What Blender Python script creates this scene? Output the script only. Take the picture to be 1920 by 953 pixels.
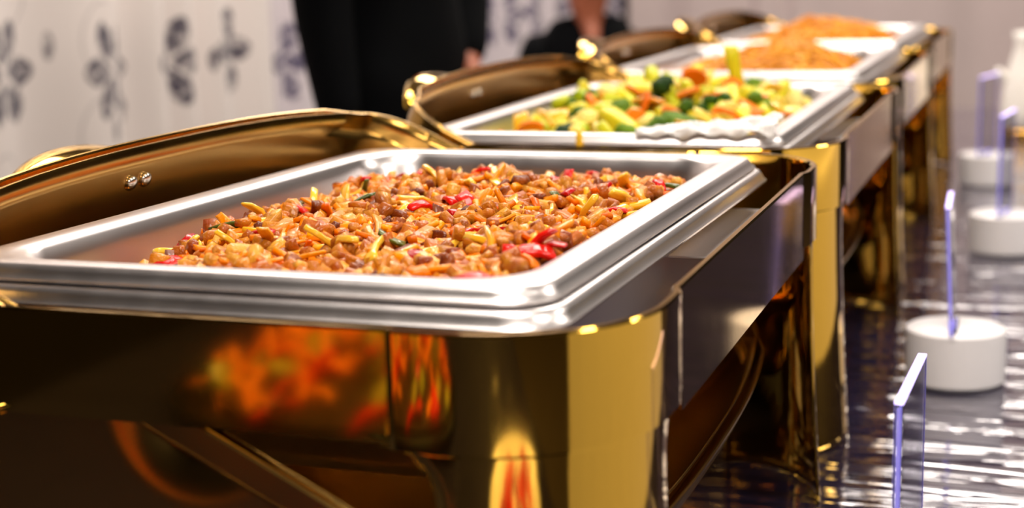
import bpy, bmesh, math, random
import numpy as np
from mathutils import Vector, Matrix, Euler

random.seed(7)
rng = np.random.default_rng(11)
scene = bpy.context.scene
for o in list(bpy.data.objects):
    bpy.data.objects.remove(o)

# ------------------------------------------------------------------ camera, world, lights, exposure
TABLE = 0.75                 # table top height
RIM = 0.265                  # food pan rim above the table
Z0 = TABLE + RIM
yaw, pitch, roll = math.radians(19.3235), math.radians(10.889), math.radians(-1.437)
fwd0 = Vector((-math.sin(yaw), math.cos(yaw), 0)); rgt = Vector((math.cos(yaw), math.sin(yaw), 0)); up0 = Vector((0, 0, 1))
fwd = fwd0*math.cos(pitch) - up0*math.sin(pitch); up = up0*math.cos(pitch) + fwd0*math.sin(pitch)
r2 = rgt*math.cos(roll) + up*math.sin(roll); u2 = -rgt*math.sin(roll) + up*math.cos(roll)
cam_d = bpy.data.cameras.new('camera'); cam = bpy.data.objects.new('camera', cam_d)
scene.collection.objects.link(cam)
m = Matrix.Identity(4)
for i in range(3):
    m[i][0] = r2[i]; m[i][1] = u2[i]; m[i][2] = -fwd[i]
m[0][3], m[1][3], m[2][3] = 0.374, -0.642, Z0 + 0.1519
cam.matrix_world = m
cam_d.sensor_width = 36; cam_d.lens = 54.63; cam_d.clip_start = 0.02; cam_d.clip_end = 60
cam_d.dof.use_dof = True; cam_d.dof.focus_distance = 0.93; cam_d.dof.aperture_fstop = 5.4
scene.camera = cam
vs = scene.view_settings
vs.view_transform = 'Standard'; vs.look = 'None'; vs.exposure = 0.12; vs.gamma = 1.0
vs.use_curve_mapping = False
scene.cycles.use_denoising = True
scene.cycles.max_bounces = 8

world = bpy.data.worlds.new('world'); scene.world = world; world.use_nodes = True
bg = world.node_tree.nodes['Background']; bg.inputs[0].default_value = (0.9, 0.93, 1.0, 1); bg.inputs[1].default_value = 0.02

CEIL = 3.0
LIGHTS = [(0.15, -0.2), (0.15, 2.2), (0.15, 4.6), (-1.05, 2.2), (-1.05, 4.6), (2.3, -0.2), (2.3, 2.2), (1.2, -2.6)]
LIGHT_W = 40.0
for lx, ly in LIGHTS:
    ld = bpy.data.lights.new('ceiling_lamp_light', 'AREA'); ld.shape = 'SQUARE'; ld.size = 0.9
    ld.energy = LIGHT_W; ld.color = (1.0, 0.9, 0.8)
    lo = bpy.data.objects.new('ceiling_lamp_light', ld); scene.collection.objects.link(lo)
    lo.location = (lx, ly, CEIL - 0.035)

# ------------------------------------------------------------------ helpers
C = scene.collection
def lin(c):
    return tuple((v/255/12.92 if v/255 <= .04045 else ((v/255+.055)/1.055)**2.4) for v in c) + (1.0,)
def tag(o, label=None, cat=None, group=None, kind=None):
    if label: o['label'] = label
    if cat: o['category'] = cat
    if group: o['group'] = group
    if kind: o['kind'] = kind
    return o
def link(name, me, mat=None, parent=None, smooth=True):
    o = bpy.data.objects.new(name, me); C.objects.link(o)
    if mat is not None and len(me.materials) == 0: me.materials.append(mat)
    if smooth is not None and len(me.polygons):
        me.polygons.foreach_set('use_smooth', [bool(smooth)]*len(me.polygons))
    if parent is not None: o.parent = parent
    return o
def mesh(name, verts, faces):
    me = bpy.data.meshes.new(name); me.from_pydata([tuple(map(float, v)) for v in verts], [], [tuple(map(int, f)) for f in faces]); me.update()
    return me
def empty(name, loc, rz=0):
    o = bpy.data.objects.new(name, None); C.objects.link(o); o.location = loc; o.rotation_euler = (0, 0, rz); o.empty_display_size = .05
    return o
def fixn(me):
    bm = bmesh.new(); bm.from_mesh(me); bmesh.ops.recalc_face_normals(bm, faces=bm.faces); bm.to_mesh(me); bm.free(); return me
def sharp(o, ang=35):
    o.data.set_sharp_from_angle(angle=math.radians(ang)); return o
def box(sx, sy, sz, bevel=0.0, c=(0, 0, 0), seg=2):
    bm = bmesh.new(); bmesh.ops.create_cube(bm, size=1)
    for v in bm.verts: v.co = Vector((v.co.x*sx + c[0], v.co.y*sy + c[1], v.co.z*sz + c[2]))
    if bevel: bmesh.ops.bevel(bm, geom=bm.edges[:], offset=bevel, segments=seg, profile=.5, affect='EDGES')
    me = bpy.data.meshes.new('box'); bm.to_mesh(me); bm.free(); return me
def lathe(prof, n=48, c=(0, 0, 0)):
    V = []; F = []
    for (r, z) in prof:
        for k in range(n):
            a = 2*math.pi*k/n; V.append((c[0]+r*math.cos(a), c[1]+r*math.sin(a), c[2]+z))
    for i in range(len(prof)-1):
        for k in range(n):
            F.append((i*n+k, i*n+(k+1) % n, (i+1)*n+(k+1) % n, (i+1)*n+k))
    F.append(tuple(range(n-1, -1, -1))); F.append(tuple((len(prof)-1)*n+k for k in range(n)))
    return mesh('lathe', V, F)
def tube_data(pts, rad, n=6, caps=True):
    pts = [Vector(p) for p in pts]; V = []; F = []
    if not hasattr(rad, '__len__'): rad = [rad]*len(pts)
    prev = None
    for i, p in enumerate(pts):
        t = (pts[min(i+1, len(pts)-1)] - pts[max(i-1, 0)]).normalized()
        ref = prev if prev is not None else (Vector((0, 0, 1)) if abs(t.z) < .9 else Vector((1, 0, 0)))
        a = (ref - t*ref.dot(t)).normalized(); b = t.cross(a); prev = a
        for k in range(n):
            w = 2*math.pi*k/n; V.append(tuple(p + (a*math.cos(w) + b*math.sin(w))*rad[i]))
    for i in range(len(pts)-1):
        for k in range(n): F.append((i*n+k, i*n+(k+1) % n, (i+1)*n+(k+1) % n, (i+1)*n+k))
    if caps:
        F.append(tuple(range(n-1, -1, -1))); F.append(tuple((len(pts)-1)*n+k for k in range(n)))
    return V, F
def tube(pts, rad, n=8): return mesh('tube', *tube_data(pts, rad, n))
def rrect(hx, hy, r, n=6):
    """plan loop of a rounded rectangle, fixed point count, counter-clockwise"""
    P = []
    for (sx, sy, a0) in ((1, -1, -90), (1, 1, 0), (-1, 1, 90), (-1, -1, 180)):
        for k in range(n+1):
            a = math.radians(a0 + 90*k/n)
            P.append((sx*(hx-r) + r*math.cos(a), sy*(hy-r) + r*math.sin(a)))
    return P
def loft(loops, cap0=False, cap1=False, closed=True):
    n = len(loops[0]); V = [v for L in loops for v in L]; F = []
    for i in range(len(loops)-1):
        for k in range(n if closed else n-1):
            F.append((i*n+k, i*n+(k+1) % n, (i+1)*n+(k+1) % n, (i+1)*n+k))
    if cap0: F.append(tuple(range(n-1, -1, -1)))
    if cap1: F.append(tuple((len(loops)-1)*n+k for k in range(n)))
    return mesh('loft', V, F)
def solidify(o, t, off=0.0):
    md = o.modifiers.new('thickness', 'SOLIDIFY'); md.thickness = t; md.offset = off; return o

# ---- procedural materials
def nodes(name):
    mt = bpy.data.materials.new(name); mt.use_nodes = True; nt = mt.node_tree
    return mt, nt, nt.nodes['Principled BSDF']
def N(nt, t, **kw):
    n = nt.nodes.new(t)
    for k, v in kw.items(): setattr(n, k, v)
    return n
def pbr(name, col, rough=.5, metal=0.0, bump=0.0, bscale=200.0, var=0.0, vscale=30.0, stretch=None, rvar=0.0, **inp):
    mt, nt, b = nodes(name)
    c = col if len(col) == 4 else lin(col)
    b.inputs['Base Color'].default_value = c; b.inputs['Roughness'].default_value = rough; b.inputs['Metallic'].default_value = metal
    for k, v in inp.items(): b.inputs[k.replace('_', ' ')].default_value = v
    tc = N(nt, 'ShaderNodeTexCoord'); mp = N(nt, 'ShaderNodeMapping'); nt.links.new(tc.outputs['Object'], mp.inputs[0])
    if stretch: mp.inputs['Scale'].default_value = stretch
    if var or rvar:
        nz = N(nt, 'ShaderNodeTexNoise'); nz.inputs['Scale'].default_value = vscale; nz.inputs['Detail'].default_value = 4
        nt.links.new(mp.outputs[0], nz.inputs['Vector'])
        if var:
            mx = N(nt, 'ShaderNodeMixRGB', blend_type='MULTIPLY'); mx.inputs['Fac'].default_value = 1
            mx.inputs['Color1'].default_value = c
            rp = N(nt, 'ShaderNodeValToRGB'); lo = 1-var
            rp.color_ramp.elements[0].position = .35; rp.color_ramp.elements[0].color = (lo, lo, lo, 1); rp.color_ramp.elements[1].position = .65
            nt.links.new(nz.outputs['Fac'], rp.inputs[0]); nt.links.new(rp.outputs[0], mx.inputs['Color2']); nt.links.new(mx.outputs[0], b.inputs['Base Color'])
        if rvar:
            mr = N(nt, 'ShaderNodeMapRange'); mr.inputs['To Min'].default_value = max(.01, rough-rvar); mr.inputs['To Max'].default_value = rough+rvar
            nt.links.new(nz.outputs['Fac'], mr.inputs['Value']); nt.links.new(mr.outputs[0], b.inputs['Roughness'])
    if bump:
        nb = N(nt, 'ShaderNodeTexNoise'); nb.inputs['Scale'].default_value = bscale; nb.inputs['Detail'].default_value = 3
        nt.links.new(mp.outputs[0], nb.inputs['Vector'])
        bp = N(nt, 'ShaderNodeBump'); bp.inputs['Strength'].default_value = bump; bp.inputs['Distance'].default_value = .002
        nt.links.new(nb.outputs['Fac'], bp.inputs['Height']); nt.links.new(bp.outputs[0], b.inputs['Normal'])
    return mt
def food(name, cols, rough=.35, attr=False, bump=.35, bscale=260, coat=.3, patch=0.25):
    """colour ramp over a per-piece random value, mottled by noise"""
    mt, nt, b = nodes(name)
    if attr:
        a = N(nt, 'ShaderNodeAttribute', attribute_name='rnd'); src = a.outputs['Fac']
    else:
        a = N(nt, 'ShaderNodeObjectInfo'); src = a.outputs['Random']
    tc = N(nt, 'ShaderNodeTexCoord')
    nz = N(nt, 'ShaderNodeTexNoise'); nz.inputs['Scale'].default_value = 90; nz.inputs['Detail'].default_value = 4
    nt.links.new(tc.outputs['Object'], nz.inputs['Vector'])
    ma = N(nt, 'ShaderNodeMath', operation='MULTIPLY_ADD'); ma.inputs[1].default_value = patch*2; 
    nt.links.new(nz.outputs['Fac'], ma.inputs[0])
    sb = N(nt, 'ShaderNodeMath', operation='SUBTRACT'); sb.inputs[1].default_value = patch
    nt.links.new(src, sb.inputs[0]); nt.links.new(sb.outputs[0], ma.inputs[2])
    rp = N(nt, 'ShaderNodeValToRGB'); el = rp.color_ramp.elements
    while len(el) < len(cols): el.new(.5)
    for i, c in enumerate(cols): el[i].position = i/max(1, len(cols)-1); el[i].color = lin(c)
    nt.links.new(ma.outputs[0], rp.inputs[0]); nt.links.new(rp.outputs[0], b.inputs['Base Color'])
    b.inputs['Roughness'].default_value = rough; b.inputs['Coat Weight'].default_value = coat; b.inputs['Coat Roughness'].default_value = .12
    b.inputs['Specular IOR Level'].default_value = .18
    nb = N(nt, 'ShaderNodeTexNoise'); nb.inputs['Scale'].default_value = bscale; nb.inputs['Detail'].default_value = 5
    nt.links.new(tc.outputs['Object'], nb.inputs['Vector'])
    bp = N(nt, 'ShaderNodeBump'); bp.inputs['Strength'].default_value = bump; bp.inputs['Distance'].default_value = .002
    nt.links.new(nb.outputs['Fac'], bp.inputs['Height']); nt.links.new(bp.outputs[0], b.inputs['Normal'])
    return mt

M = {}
M['gold'] = pbr('polished_gold', (0.82, 0.50, 0.075, 1), rough=.07, metal=1, bump=.02, bscale=9, rvar=.03, vscale=25)
M['gold_satin'] = pbr('satin_gold', (0.56, 0.32, 0.075, 1), rough=.20, metal=1, bump=.03, bscale=14, rvar=.05, vscale=18)
M['steel'] = pbr('stainless_steel', (0.74, 0.70, 0.70, 1), rough=.32, metal=1, bump=.03, bscale=60, rvar=.06, vscale=40, stretch=(1, .15, 1))
M['steel_dull'] = pbr('brushed_steel', (0.74, 0.70, 0.70, 1), rough=.5, metal=1, bump=.04, bscale=120, rvar=.06, vscale=40, stretch=(.1, 1, 1))
M['screw'] = pbr('screw_steel', (0.75, 0.70, 0.62, 1), rough=.2, metal=1)
M['white'] = pbr('white_plastic', (244, 241, 244), rough=.35, bump=.02, bscale=80, var=.03)
M['ceramic'] = pbr('white_ceramic', (236, 232, 226), rough=.2, var=.03)
M['floor'] = pbr('floor_carpet', (58, 46, 40), rough=.8, var=.25, vscale=6)
M['wall'] = pbr('painted_wall', (176, 164, 160), rough=.7, bump=.1, bscale=300, var=.06, vscale=4)
M['ceil'] = pbr('ceiling_paint', (112, 103, 96), rough=.8, bump=.1, bscale=200)
M['dark_wall'] = pbr('dark_wall', (30, 24, 21), rough=.55, var=.2, vscale=5)
M['lampframe'] = pbr('lamp_frame', (225, 225, 225), rough=.4)
M['black'] = pbr('black_cloth', (5, 6, 8), rough=.95, Specular_IOR_Level=.1, bump=.25, bscale=250, var=.25, vscale=12)
M['black2'] = pbr('black_shirt', (6, 7, 9), rough=.95, Specular_IOR_Level=.1, bump=.25, bscale=250, var=.25, vscale=12)
M['skin'] = pbr('skin', (158, 88, 60), rough=.5, var=.08, vscale=20, bump=.05, bscale=300)
M['hair'] = pbr('dark_hair', (22, 15, 12), rough=.45, bump=.4, bscale=180, stretch=(1, 1, .1))
M['eye'] = pbr('eye_white', (225, 220, 214), rough=.15)
M['lips'] = pbr('lips', (150, 70, 62), rough=.4)
M['chair'] = pbr('dark_chair', (40, 28, 22), rough=.45, var=.2)
M['black_tray'] = pbr('black_melamine', (16, 15, 15), rough=.3)
M['fuel'] = pbr('fuel_tin', (0.45, 0.44, 0.42, 1), rough=.3, metal=1)

# wrinkled glossy tablecloth: clear film over dark navy cloth
def cloth_mat():
    mt, nt, b = nodes('glossy_table_cover')
    tc = N(nt, 'ShaderNodeTexCoord')
    nz = N(nt, 'ShaderNodeTexNoise'); nz.inputs['Scale'].default_value = 5; nz.inputs['Detail'].default_value = 3
    nt.links.new(tc.outputs['Object'], nz.inputs['Vector'])
    rp = N(nt, 'ShaderNodeValToRGB'); rp.color_ramp.elements[0].color = lin((30, 28, 46)); rp.color_ramp.elements[1].color = lin((56, 52, 74))
    nt.links.new(nz.outputs['Fac'], rp.inputs[0]); nt.links.new(rp.outputs[0], b.inputs['Base Color'])
    b.inputs['Roughness'].default_value = .10; b.inputs['Metallic'].default_value = .1
    b.inputs['Coat Weight'].default_value = 1.0; b.inputs['Coat Roughness'].default_value = .05; b.inputs['Coat IOR'].default_value = 2.5; b.inputs['Coat Tint'].default_value = (.93, .89, 1, 1)
    mp = N(nt, 'ShaderNodeMapping'); mp.inputs['Scale'].default_value = (3.5, 30, 1); nt.links.new(tc.outputs['Object'], mp.inputs[0])
    w = N(nt, 'ShaderNodeTexNoise'); w.inputs['Scale'].default_value = 1; w.inputs['Detail'].default_value = 3; w.inputs['Distortion'].default_value = .8
    nt.links.new(mp.outputs[0], w.inputs['Vector'])
    bp = N(nt, 'ShaderNodeBump'); bp.inputs['Strength'].default_value = .45; bp.inputs['Distance'].default_value = .012
    nt.links.new(w.outputs['Fac'], bp.inputs['Height']); nt.links.new(bp.outputs[0], b.inputs['Normal']); nt.links.new(bp.outputs[0], b.inputs['Coat Normal'])
    return mt
M['cover'] = cloth_mat()

def acrylic():
    mt, nt, b = nodes('clear_acrylic')
    b.inputs['Base Color'].default_value = (0.90, 0.90, 1.0, 1); b.inputs['Roughness'].default_value = .03
    b.inputs['Transmission Weight'].default_value = 1.0; b.inputs['IOR'].default_value = 1.2
    return mt
M['acrylic'] = acrylic()
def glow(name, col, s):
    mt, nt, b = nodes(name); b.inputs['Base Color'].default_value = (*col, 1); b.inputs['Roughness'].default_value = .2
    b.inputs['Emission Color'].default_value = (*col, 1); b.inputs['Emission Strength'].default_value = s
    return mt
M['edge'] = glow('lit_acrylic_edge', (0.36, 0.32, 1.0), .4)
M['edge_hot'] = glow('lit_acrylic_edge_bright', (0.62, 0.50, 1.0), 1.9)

# floral print for the curtains
def floral(name, base, ink, amount=1.0):
    mt, nt, b = nodes(name); L = nt.links.new
    uv = N(nt, 'ShaderNodeUVMap')
    def math_(op, a, bb=None, cc=None):
        n = N(nt, 'ShaderNodeMath', operation=op)
        for i, v in enumerate((a, bb, cc)):
            if v is None: continue
            if isinstance(v, (int, float)): n.inputs[i].default_value = v
            else: L(v, n.inputs[i])
        return n.outputs[0]
    def cell(scale, rnd, off):
        mp = N(nt, 'ShaderNodeMapping'); mp.inputs['Location'].default_value = off; L(uv.outputs[0], mp.inputs[0])
        vo = N(nt, 'ShaderNodeTexVoronoi', voronoi_dimensions='2D'); vo.inputs['Scale'].default_value = scale; vo.inputs['Randomness'].default_value = rnd
        L(mp.outputs[0], vo.inputs['Vector'])
        sub = N(nt, 'ShaderNodeVectorMath', operation='SUBTRACT'); L(mp.outputs[0], sub.inputs[0]); L(vo.outputs['Position'], sub.inputs[1])
        sp = N(nt, 'ShaderNodeSeparateXYZ'); L(sub.outputs[0], sp.inputs[0])
        d = math_('SQRT', math_('ADD', math_('MULTIPLY', sp.outputs[0], sp.outputs[0]), math_('MULTIPLY', sp.outputs[1], sp.outputs[1])))
        th = math_('ARCTAN2', sp.outputs[1], sp.outputs[0])
        cs = N(nt, 'ShaderNodeSeparateXYZ'); L(vo.outputs['Color'], cs.inputs[0])
        return d, th, cs.outputs[0], mp.outputs[0], sp
    # large medallions
    d, th, rv, vec, sp = cell(2.7, .3, (.13, .235, 0))
    pet = math_('COSINE', math_('MULTIPLY', th, 6))
    rad = math_('MULTIPLY_ADD', pet, .020, .104)
    inside = math_('SMOOTH_MIN', 1, math_('MAXIMUM', 0, math_('MULTIPLY', math_('SUBTRACT', rad, d), 120)), .1)
    hole = math_('MINIMUM', 1, math_('MAXIMUM', 0, math_('MULTIPLY', math_('SUBTRACT', d, math_('MULTIPLY_ADD', pet, -.008, .022)), 150)))
    nz = N(nt, 'ShaderNodeTexNoise'); nz.inputs['Scale'].default_value = 38; nz.inputs['Detail'].default_value = 3; L(vec, nz.inputs['Vector'])
    br = math_('MINIMUM', 1, math_('MAXIMUM', .38, math_('MULTIPLY', math_('SUBTRACT', nz.outputs['Fac'], .34), 6)))
    gaps = math_('MINIMUM', 1, math_('MAXIMUM', 0, math_('MULTIPLY_ADD', pet, 2.0, 2.0)))
    med = math_('MULTIPLY', math_('MULTIPLY', inside, hole), math_('MULTIPLY', br, gaps))
    # small sprigs
    d2, th2, rv2, vec2, sp2 = cell(6.5, .9, (.4, .9, 0))
    dd = math_('SQRT', math_('ADD', math_('POWER', math_('MULTIPLY', sp2.outputs[0], 2.0), 2), math_('POWER', sp2.outputs[1], 2)))
    leaf = math_('MINIMUM', 1, math_('MAXIMUM', 0, math_('MULTIPLY', math_('SUBTRACT', .034, dd), 110)))
    leaf = math_('MULTIPLY', leaf, math_('GREATER_THAN', rv2, .45))
    leaf = math_('MULTIPLY', leaf, math_('MULTIPLY', br, .8))
    # thin scrolls
    d3, th3, rv3, vec3, sp3 = cell(3.4, .8, (1.3, .2, 0))
    ring = math_('MAXIMUM', 0, math_('SUBTRACT', 1, math_('MULTIPLY', math_('ABSOLUTE', math_('SUBTRACT', d3, .085)), 170)))
    ring = math_('MULTIPLY', ring, math_('MULTIPLY', math_('GREATER_THAN', rv3, .5), .35))
    tot = math_('MULTIPLY', math_('MINIMUM', 1, math_('ADD', math_('ADD', med, leaf), ring)), amount)
    mx = N(nt, 'ShaderNodeMixRGB'); mx.inputs['Color1'].default_value = lin(base); mx.inputs['Color2'].default_value = lin(ink)
    L(tot, mx.inputs['Fac']); L(mx.outputs[0], b.inputs['Base Color']); b.inputs['Roughness'].default_value = .75
    b.inputs['Sheen Weight'].default_value = .2
    return mt
M['floral'] = floral('floral_curtain_fabric', (214, 204, 200), (62, 55, 70))
M['floral_blue'] = floral('floral_curtain_fabric_far', (206, 196, 202), (74, 66, 96))
M['drape'] = pbr('plain_drape', (200, 184, 182), rough=.8, bump=.1, bscale=400, var=.05, vscale=3)

# ------------------------------------------------------------------ the room
X0, X1, Y0, Y1 = -1.78, 5.0, -4.2, 6.8
def struct(name, me, mat, smooth=False):
    return tag(link(name, me, mat, smooth=smooth), kind='structure')
struct('floor', box(X1-X0+.4, Y1-Y0+.4, .1, c=((X0+X1)/2, (Y0+Y1)/2, -.05)), M['floor'])
struct('ceiling', box(X1-X0+.4, Y1-Y0+.4, .1, c=((X0+X1)/2, (Y0+Y1)/2, CEIL+.05)), M['ceil'])
struct('wall_left', box(.1, Y1-Y0, CEIL, c=(X0-.05, (Y0+Y1)/2, CEIL/2)), M['dark_wall'])
struct('wall_right', box(.1, Y1-Y0, CEIL, c=(X1+.05, (Y0+Y1)/2, CEIL/2)), M['dark_wall'])
struct('wall_back', box(X1-X0+.2, .1, CEIL, c=((X0+X1)/2, Y1+.05, CEIL/2)), M['dark_wall'])
struct('wall_front', box(X1-X0+.2, .1, CEIL, c=((X0+X1)/2, Y0-.05, CEIL/2)), M['dark_wall'])

# ceiling lamps (housing of the area lights above)
fr = empty('ceiling_lamp', (LIGHTS[0][0], LIGHTS[0][1], CEIL))
def lamp_frame():
    loops = []
    for (h, z) in ((.49, 0), (.49, -.03), (.46, -.03), (.46, -.022), (.46, 0)):
        loops.append([(x, y, z) for x, y in rrect(h, h, .01, 2)])
    return loft(loops)
lf = lamp_frame()
for i, (lx, ly) in enumerate(LIGHTS):
    e = fr if i == 0 else empty('ceiling_lamp', (lx, ly, CEIL))
    tag(e, 'square white ceiling lamp panel above the buffet hall', 'lamp', 'square ceiling lamp panels')
    link('lamp_frame', lf, M['lampframe'], e, smooth=False)

# curtains: real pleated sheets with a cloth uv in metres
def curtain(name, p0, p1, z0, z1, amp, wl, mat, label, seed, extra=None):
    r = random.Random(seed); p0 = Vector(p0); p1 = Vector(p1); d = (p1-p0); Ln = d.length; d.normalize(); nrm = Vector((d.y, -d.x, 0))
    n = int(Ln/.016); V = []; F = []; U = []; s = 0; last = None; ph = r.random()*6
    rows = 14
    cols = []
    for i in range(n+1):
        t = Ln*i/n
        ph += 2*math.pi*(Ln/n)/(wl*(1+.45*math.sin(t*3.1+seed)+.25*math.sin(t*7.7+seed*2)))
        a = amp*(1+.35*math.sin(t*2.3+seed))
        off = a*(math.sin(ph) + .25*math.sin(2*ph+1))
        if extra: off += extra(t)
        cols.append((t, off))
    for j in range(rows+1):
        z = z0 + (z1-z0)*j/rows; k = 1.0 - .25*j/rows
        for i, (t, off) in enumerate(cols):
            wob = .006*math.sin(3*z+t*5)
            p = p0 + d*t + nrm*(off*k + wob); V.append((p.x, p.y, z))
    us = [0]
    for i in range(1, n+1):
        us.append(us[-1] + math.hypot(cols[i][0]-cols[i-1][0], cols[i][1]-cols[i-1][1]))
    for j in range(rows):
        for i in range(n): F.append((j*(n+1)+i, j*(n+1)+i+1, (j+1)*(n+1)+i+1, (j+1)*(n+1)+i))
    me = mesh(name, V, F); ul = me.uv_layers.new(name='UVMap')
    for lp in me.loops:
        j, i = divmod(lp.vertex_index, n+1); ul.data[lp.index].uv = (us[i], V[lp.vertex_index][2])
    o = link(name, me, mat); solidify(o, .002)
    return tag(o, label, 'curtain')
curtain('curtain', (-1.62, .3, 0), (-1.62, 3.18, 0), .02, 2.9, .022, .30, M['floral'], 'off white curtain with grey floral medallions behind the nearest chafing dish', 3)
curtain('curtain', (-1.67, 3.08, 0), (-1.60, 6.6, 0), .02, 2.9, .03, .26, M['floral_blue'], 'floral curtain with purple grey print behind the seated person', 5)
curtain('drape', (-1.55, 6.62, 0), (1.05, 6.62, 0), .02, 2.9, .03, .5, M['drape'], 'plain pinkish grey drape hanging behind the far end of the table', 9)

# ------------------------------------------------------------------ table and cover
TX0, TX1, TY0, TY1 = -.58, .60, -1.35, 3.55
tb = empty('buffet_table', ((TX0+TX1)/2, (TY0+TY1)/2, 0)); tag(tb, 'long buffet table under the glossy dark cover', 'table')
hx, hy = (TX1-TX0)/2, (TY1-TY0)/2
link('table_top', box(2*hx-.03, 2*hy-.03, .03, c=(0, 0, TABLE-.0215)), M['chair'], tb, smooth=False)
for sx in (-1, 1):
    for sy in (-1, 0, 1):
        link('leg', box(.05, .05, TABLE-.0365, c=(sx*(hx-.08), sy*(hy-.1), (TABLE-.0365)/2)), M['chair'], tb, smooth=False)
def cover():
    n = 60; k = 300; V = []; F = []
    drop = [(.010, -.30), (.012, -.15), (.010, -.02), (.006, -.005), (0, -.0006)]
    xs = [(TX0-a, b) for a, b in drop] + [(TX0+(TX1-TX0)*i/n, None) for i in range(1, n)] + [(TX1+a, b) for a, b in reversed(drop)]
    ys = [(TY0-a, b) for a, b in drop] + [(TY0+(TY1-TY0)*i/k, None) for i in range(1, k)] + [(TY1+a, b) for a, b in reversed(drop)]
    for (y, zy) in ys:
        for (x, zx) in xs:
            z = TABLE - .0006
            z += .0005*math.sin(y*61+2.3*math.sin(x*9+y*4)) + .0004*math.sin(y*113+x*17+1.7*math.sin(x*23))
            z -= .001
            if zx is not None: z = min(z, TABLE + zx)
            if zy is not None: z = min(z, TABLE + zy)
            V.append((x, y, z))
    w = len(xs)
    for j in range(len(ys)-1):
        for i in range(w-1): F.append((j*w+i, j*w+i+1, (j+1)*w+i+1, (j+1)*w+i))
    return mesh('cover', V, F)
tag(link('table_cover', cover(), M['cover']), 'glossy wrinkled dark navy table cover spread under the chafing dishes', 'tablecloth')

# ------------------------------------------------------------------ chafing dish
SP = .636
DISH = [(0.0, .2665), (0.0, .2665+SP), (-.0097, .2665+2*SP), (-.0193, .2665+3*SP)]
AX, AY, CR = .212, .3115, .080           # apron half sizes, corner radius
ZT, ZB = RIM-.006, RIM-.060              # apron top and bottom
def corner_plan(out, a_from, a_to, n=14):
    """plan points of the near-right corner arc (local), offset outwards by out"""
    cx, cy = AX-CR, -(AY-CR); P = []
    for i in range(n+1):
        a = math.radians(a_from + (a_to-a_from)*i/n); P.append((cx+(CR+out)*math.cos(a), cy+(CR+out)*math.sin(a)))
    return P
def corner_sheet():
    st = .003
    P = [(.100, -(AY-st)), (.104, -(AY-st)), (.108, -AY+.0005), (.116, -AY)] + corner_plan(0, -90, 0) + [(AX, -(AY-CR)+.02), (AX-.0005, -(AY-CR)+.028), (AX-st, -(AY-CR)+.036), (AX-st, -(AY-CR)+.042)]
    # closed section of a folded sheet: outside, rolled top edge, inside
    t = .0045
    nr = []
    for i in range(len(P)):
        a = P[max(0, i-1)]; b = P[min(len(P)-1, i+1)]; dx, dy = b[0]-a[0], b[1]-a[1]; l = math.hypot(dx, dy); nr.append((dy/l, -dx/l))
    sec = [(0, ZB), (0, ZB+.001), (0, ZT-.002), (0, ZT-.0012), (-.0009, ZT), (-t+.0009, ZT), (-t, ZT-.0012), (-t, ZB)]
    loops = [[(p[0]+n_[0]*o, p[1]+n_[1]*o, z) for (o, z) in sec] for p, n_ in zip(P, nr)]
    return fixn(loft(loops, True, True))
def leg_sheet():
    rows = []; cx, cy = AX-CR, -(AY-CR)
    nz = 26
    for j in range(nz+1):
        t = j/nz; z = (ZB+.006)*(1-t)
        # arched shoulders: wide under the apron, narrow below
        dz = (ZB+.006) - z
        sh = max(0.0, .034 - dz); ext = .034 - math.sqrt(max(0, .034**2 - sh**2)) if dz < .034 else 0
        a0, a1 = -90, 0
        lead, tail = .006+ext*1.0, .002+ext*.55
        fl = .0085*(1-z/ZB)**1.6 if z < ZB else 0
        out = -.0035 + fl
        row = []
        arc = math.pi/2*(CR+out); tot = lead+arc+tail
        ncol = 18
        for i in range(ncol+1):
            s = tot*i/ncol
            if s < lead: row.append((cx-(lead-s), cy-(CR+out), z))
            elif s < lead+arc:
                a = -math.pi/2 + (s-lead)/(CR+out); row.append((cx+(CR+out)*math.cos(a), cy+(CR+out)*math.sin(a), z))
            else: row.append((cx+CR+out, cy+(s-lead-arc), z))
        rows.append(row)
    return loft(rows, closed=False)
def panel(length, top, bot, t=.0045):
    """flat sheet along x, outside face at y=0 looking to -y, rolled top"""
    sec = [(0, bot), (0, top-.0012), (.0009, top), (t-.0009, top), (t, top-.0012), (t, bot)]
    loops = [[(x, o, z) for (o, z) in sec] for x in np.linspace(-length/2, length/2, 9)]
    return fixn(loft(loops, True, True))
# roll-top lid: solid of revolution about the long axis, half turn, rolled under the pans
LR, LL, LF, LA, LZ = .2035, .298, .045, math.radians(26.5), RIM-.054
def lid_R(y):
    return LR - .028*(abs(y)/LL)**2.6
def lid_shell():
    prof = []
    n = 22
    for r in (0.0005, .05, .10, .135): prof.append((-LL, r))
    for k in range(0, 9):
        a = math.pi/2*k/8; prof.append((-LL+LF*(1-math.cos(a)), lid_R(LL-LF*(1-math.cos(a)))-LF+LF*math.sin(a)))
    for k in range(1, n): 
        y = -LL+LF + (2*LL-2*LF)*k/n; prof.append((y, lid_R(y)))
    prof = prof + [(-y, r) for (y, r) in reversed(prof[:13])]
    seg = 40; loops = []
    for j in range(seg+1):
        a = math.pi - LA + math.pi*j/seg            # from the left lip, down below, to the right lip
        loops.append([(r*math.cos(a), y, LZ + r*math.sin(a)) for (y, r) in prof])
    return fixn(loft(loops, closed=False))
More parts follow.
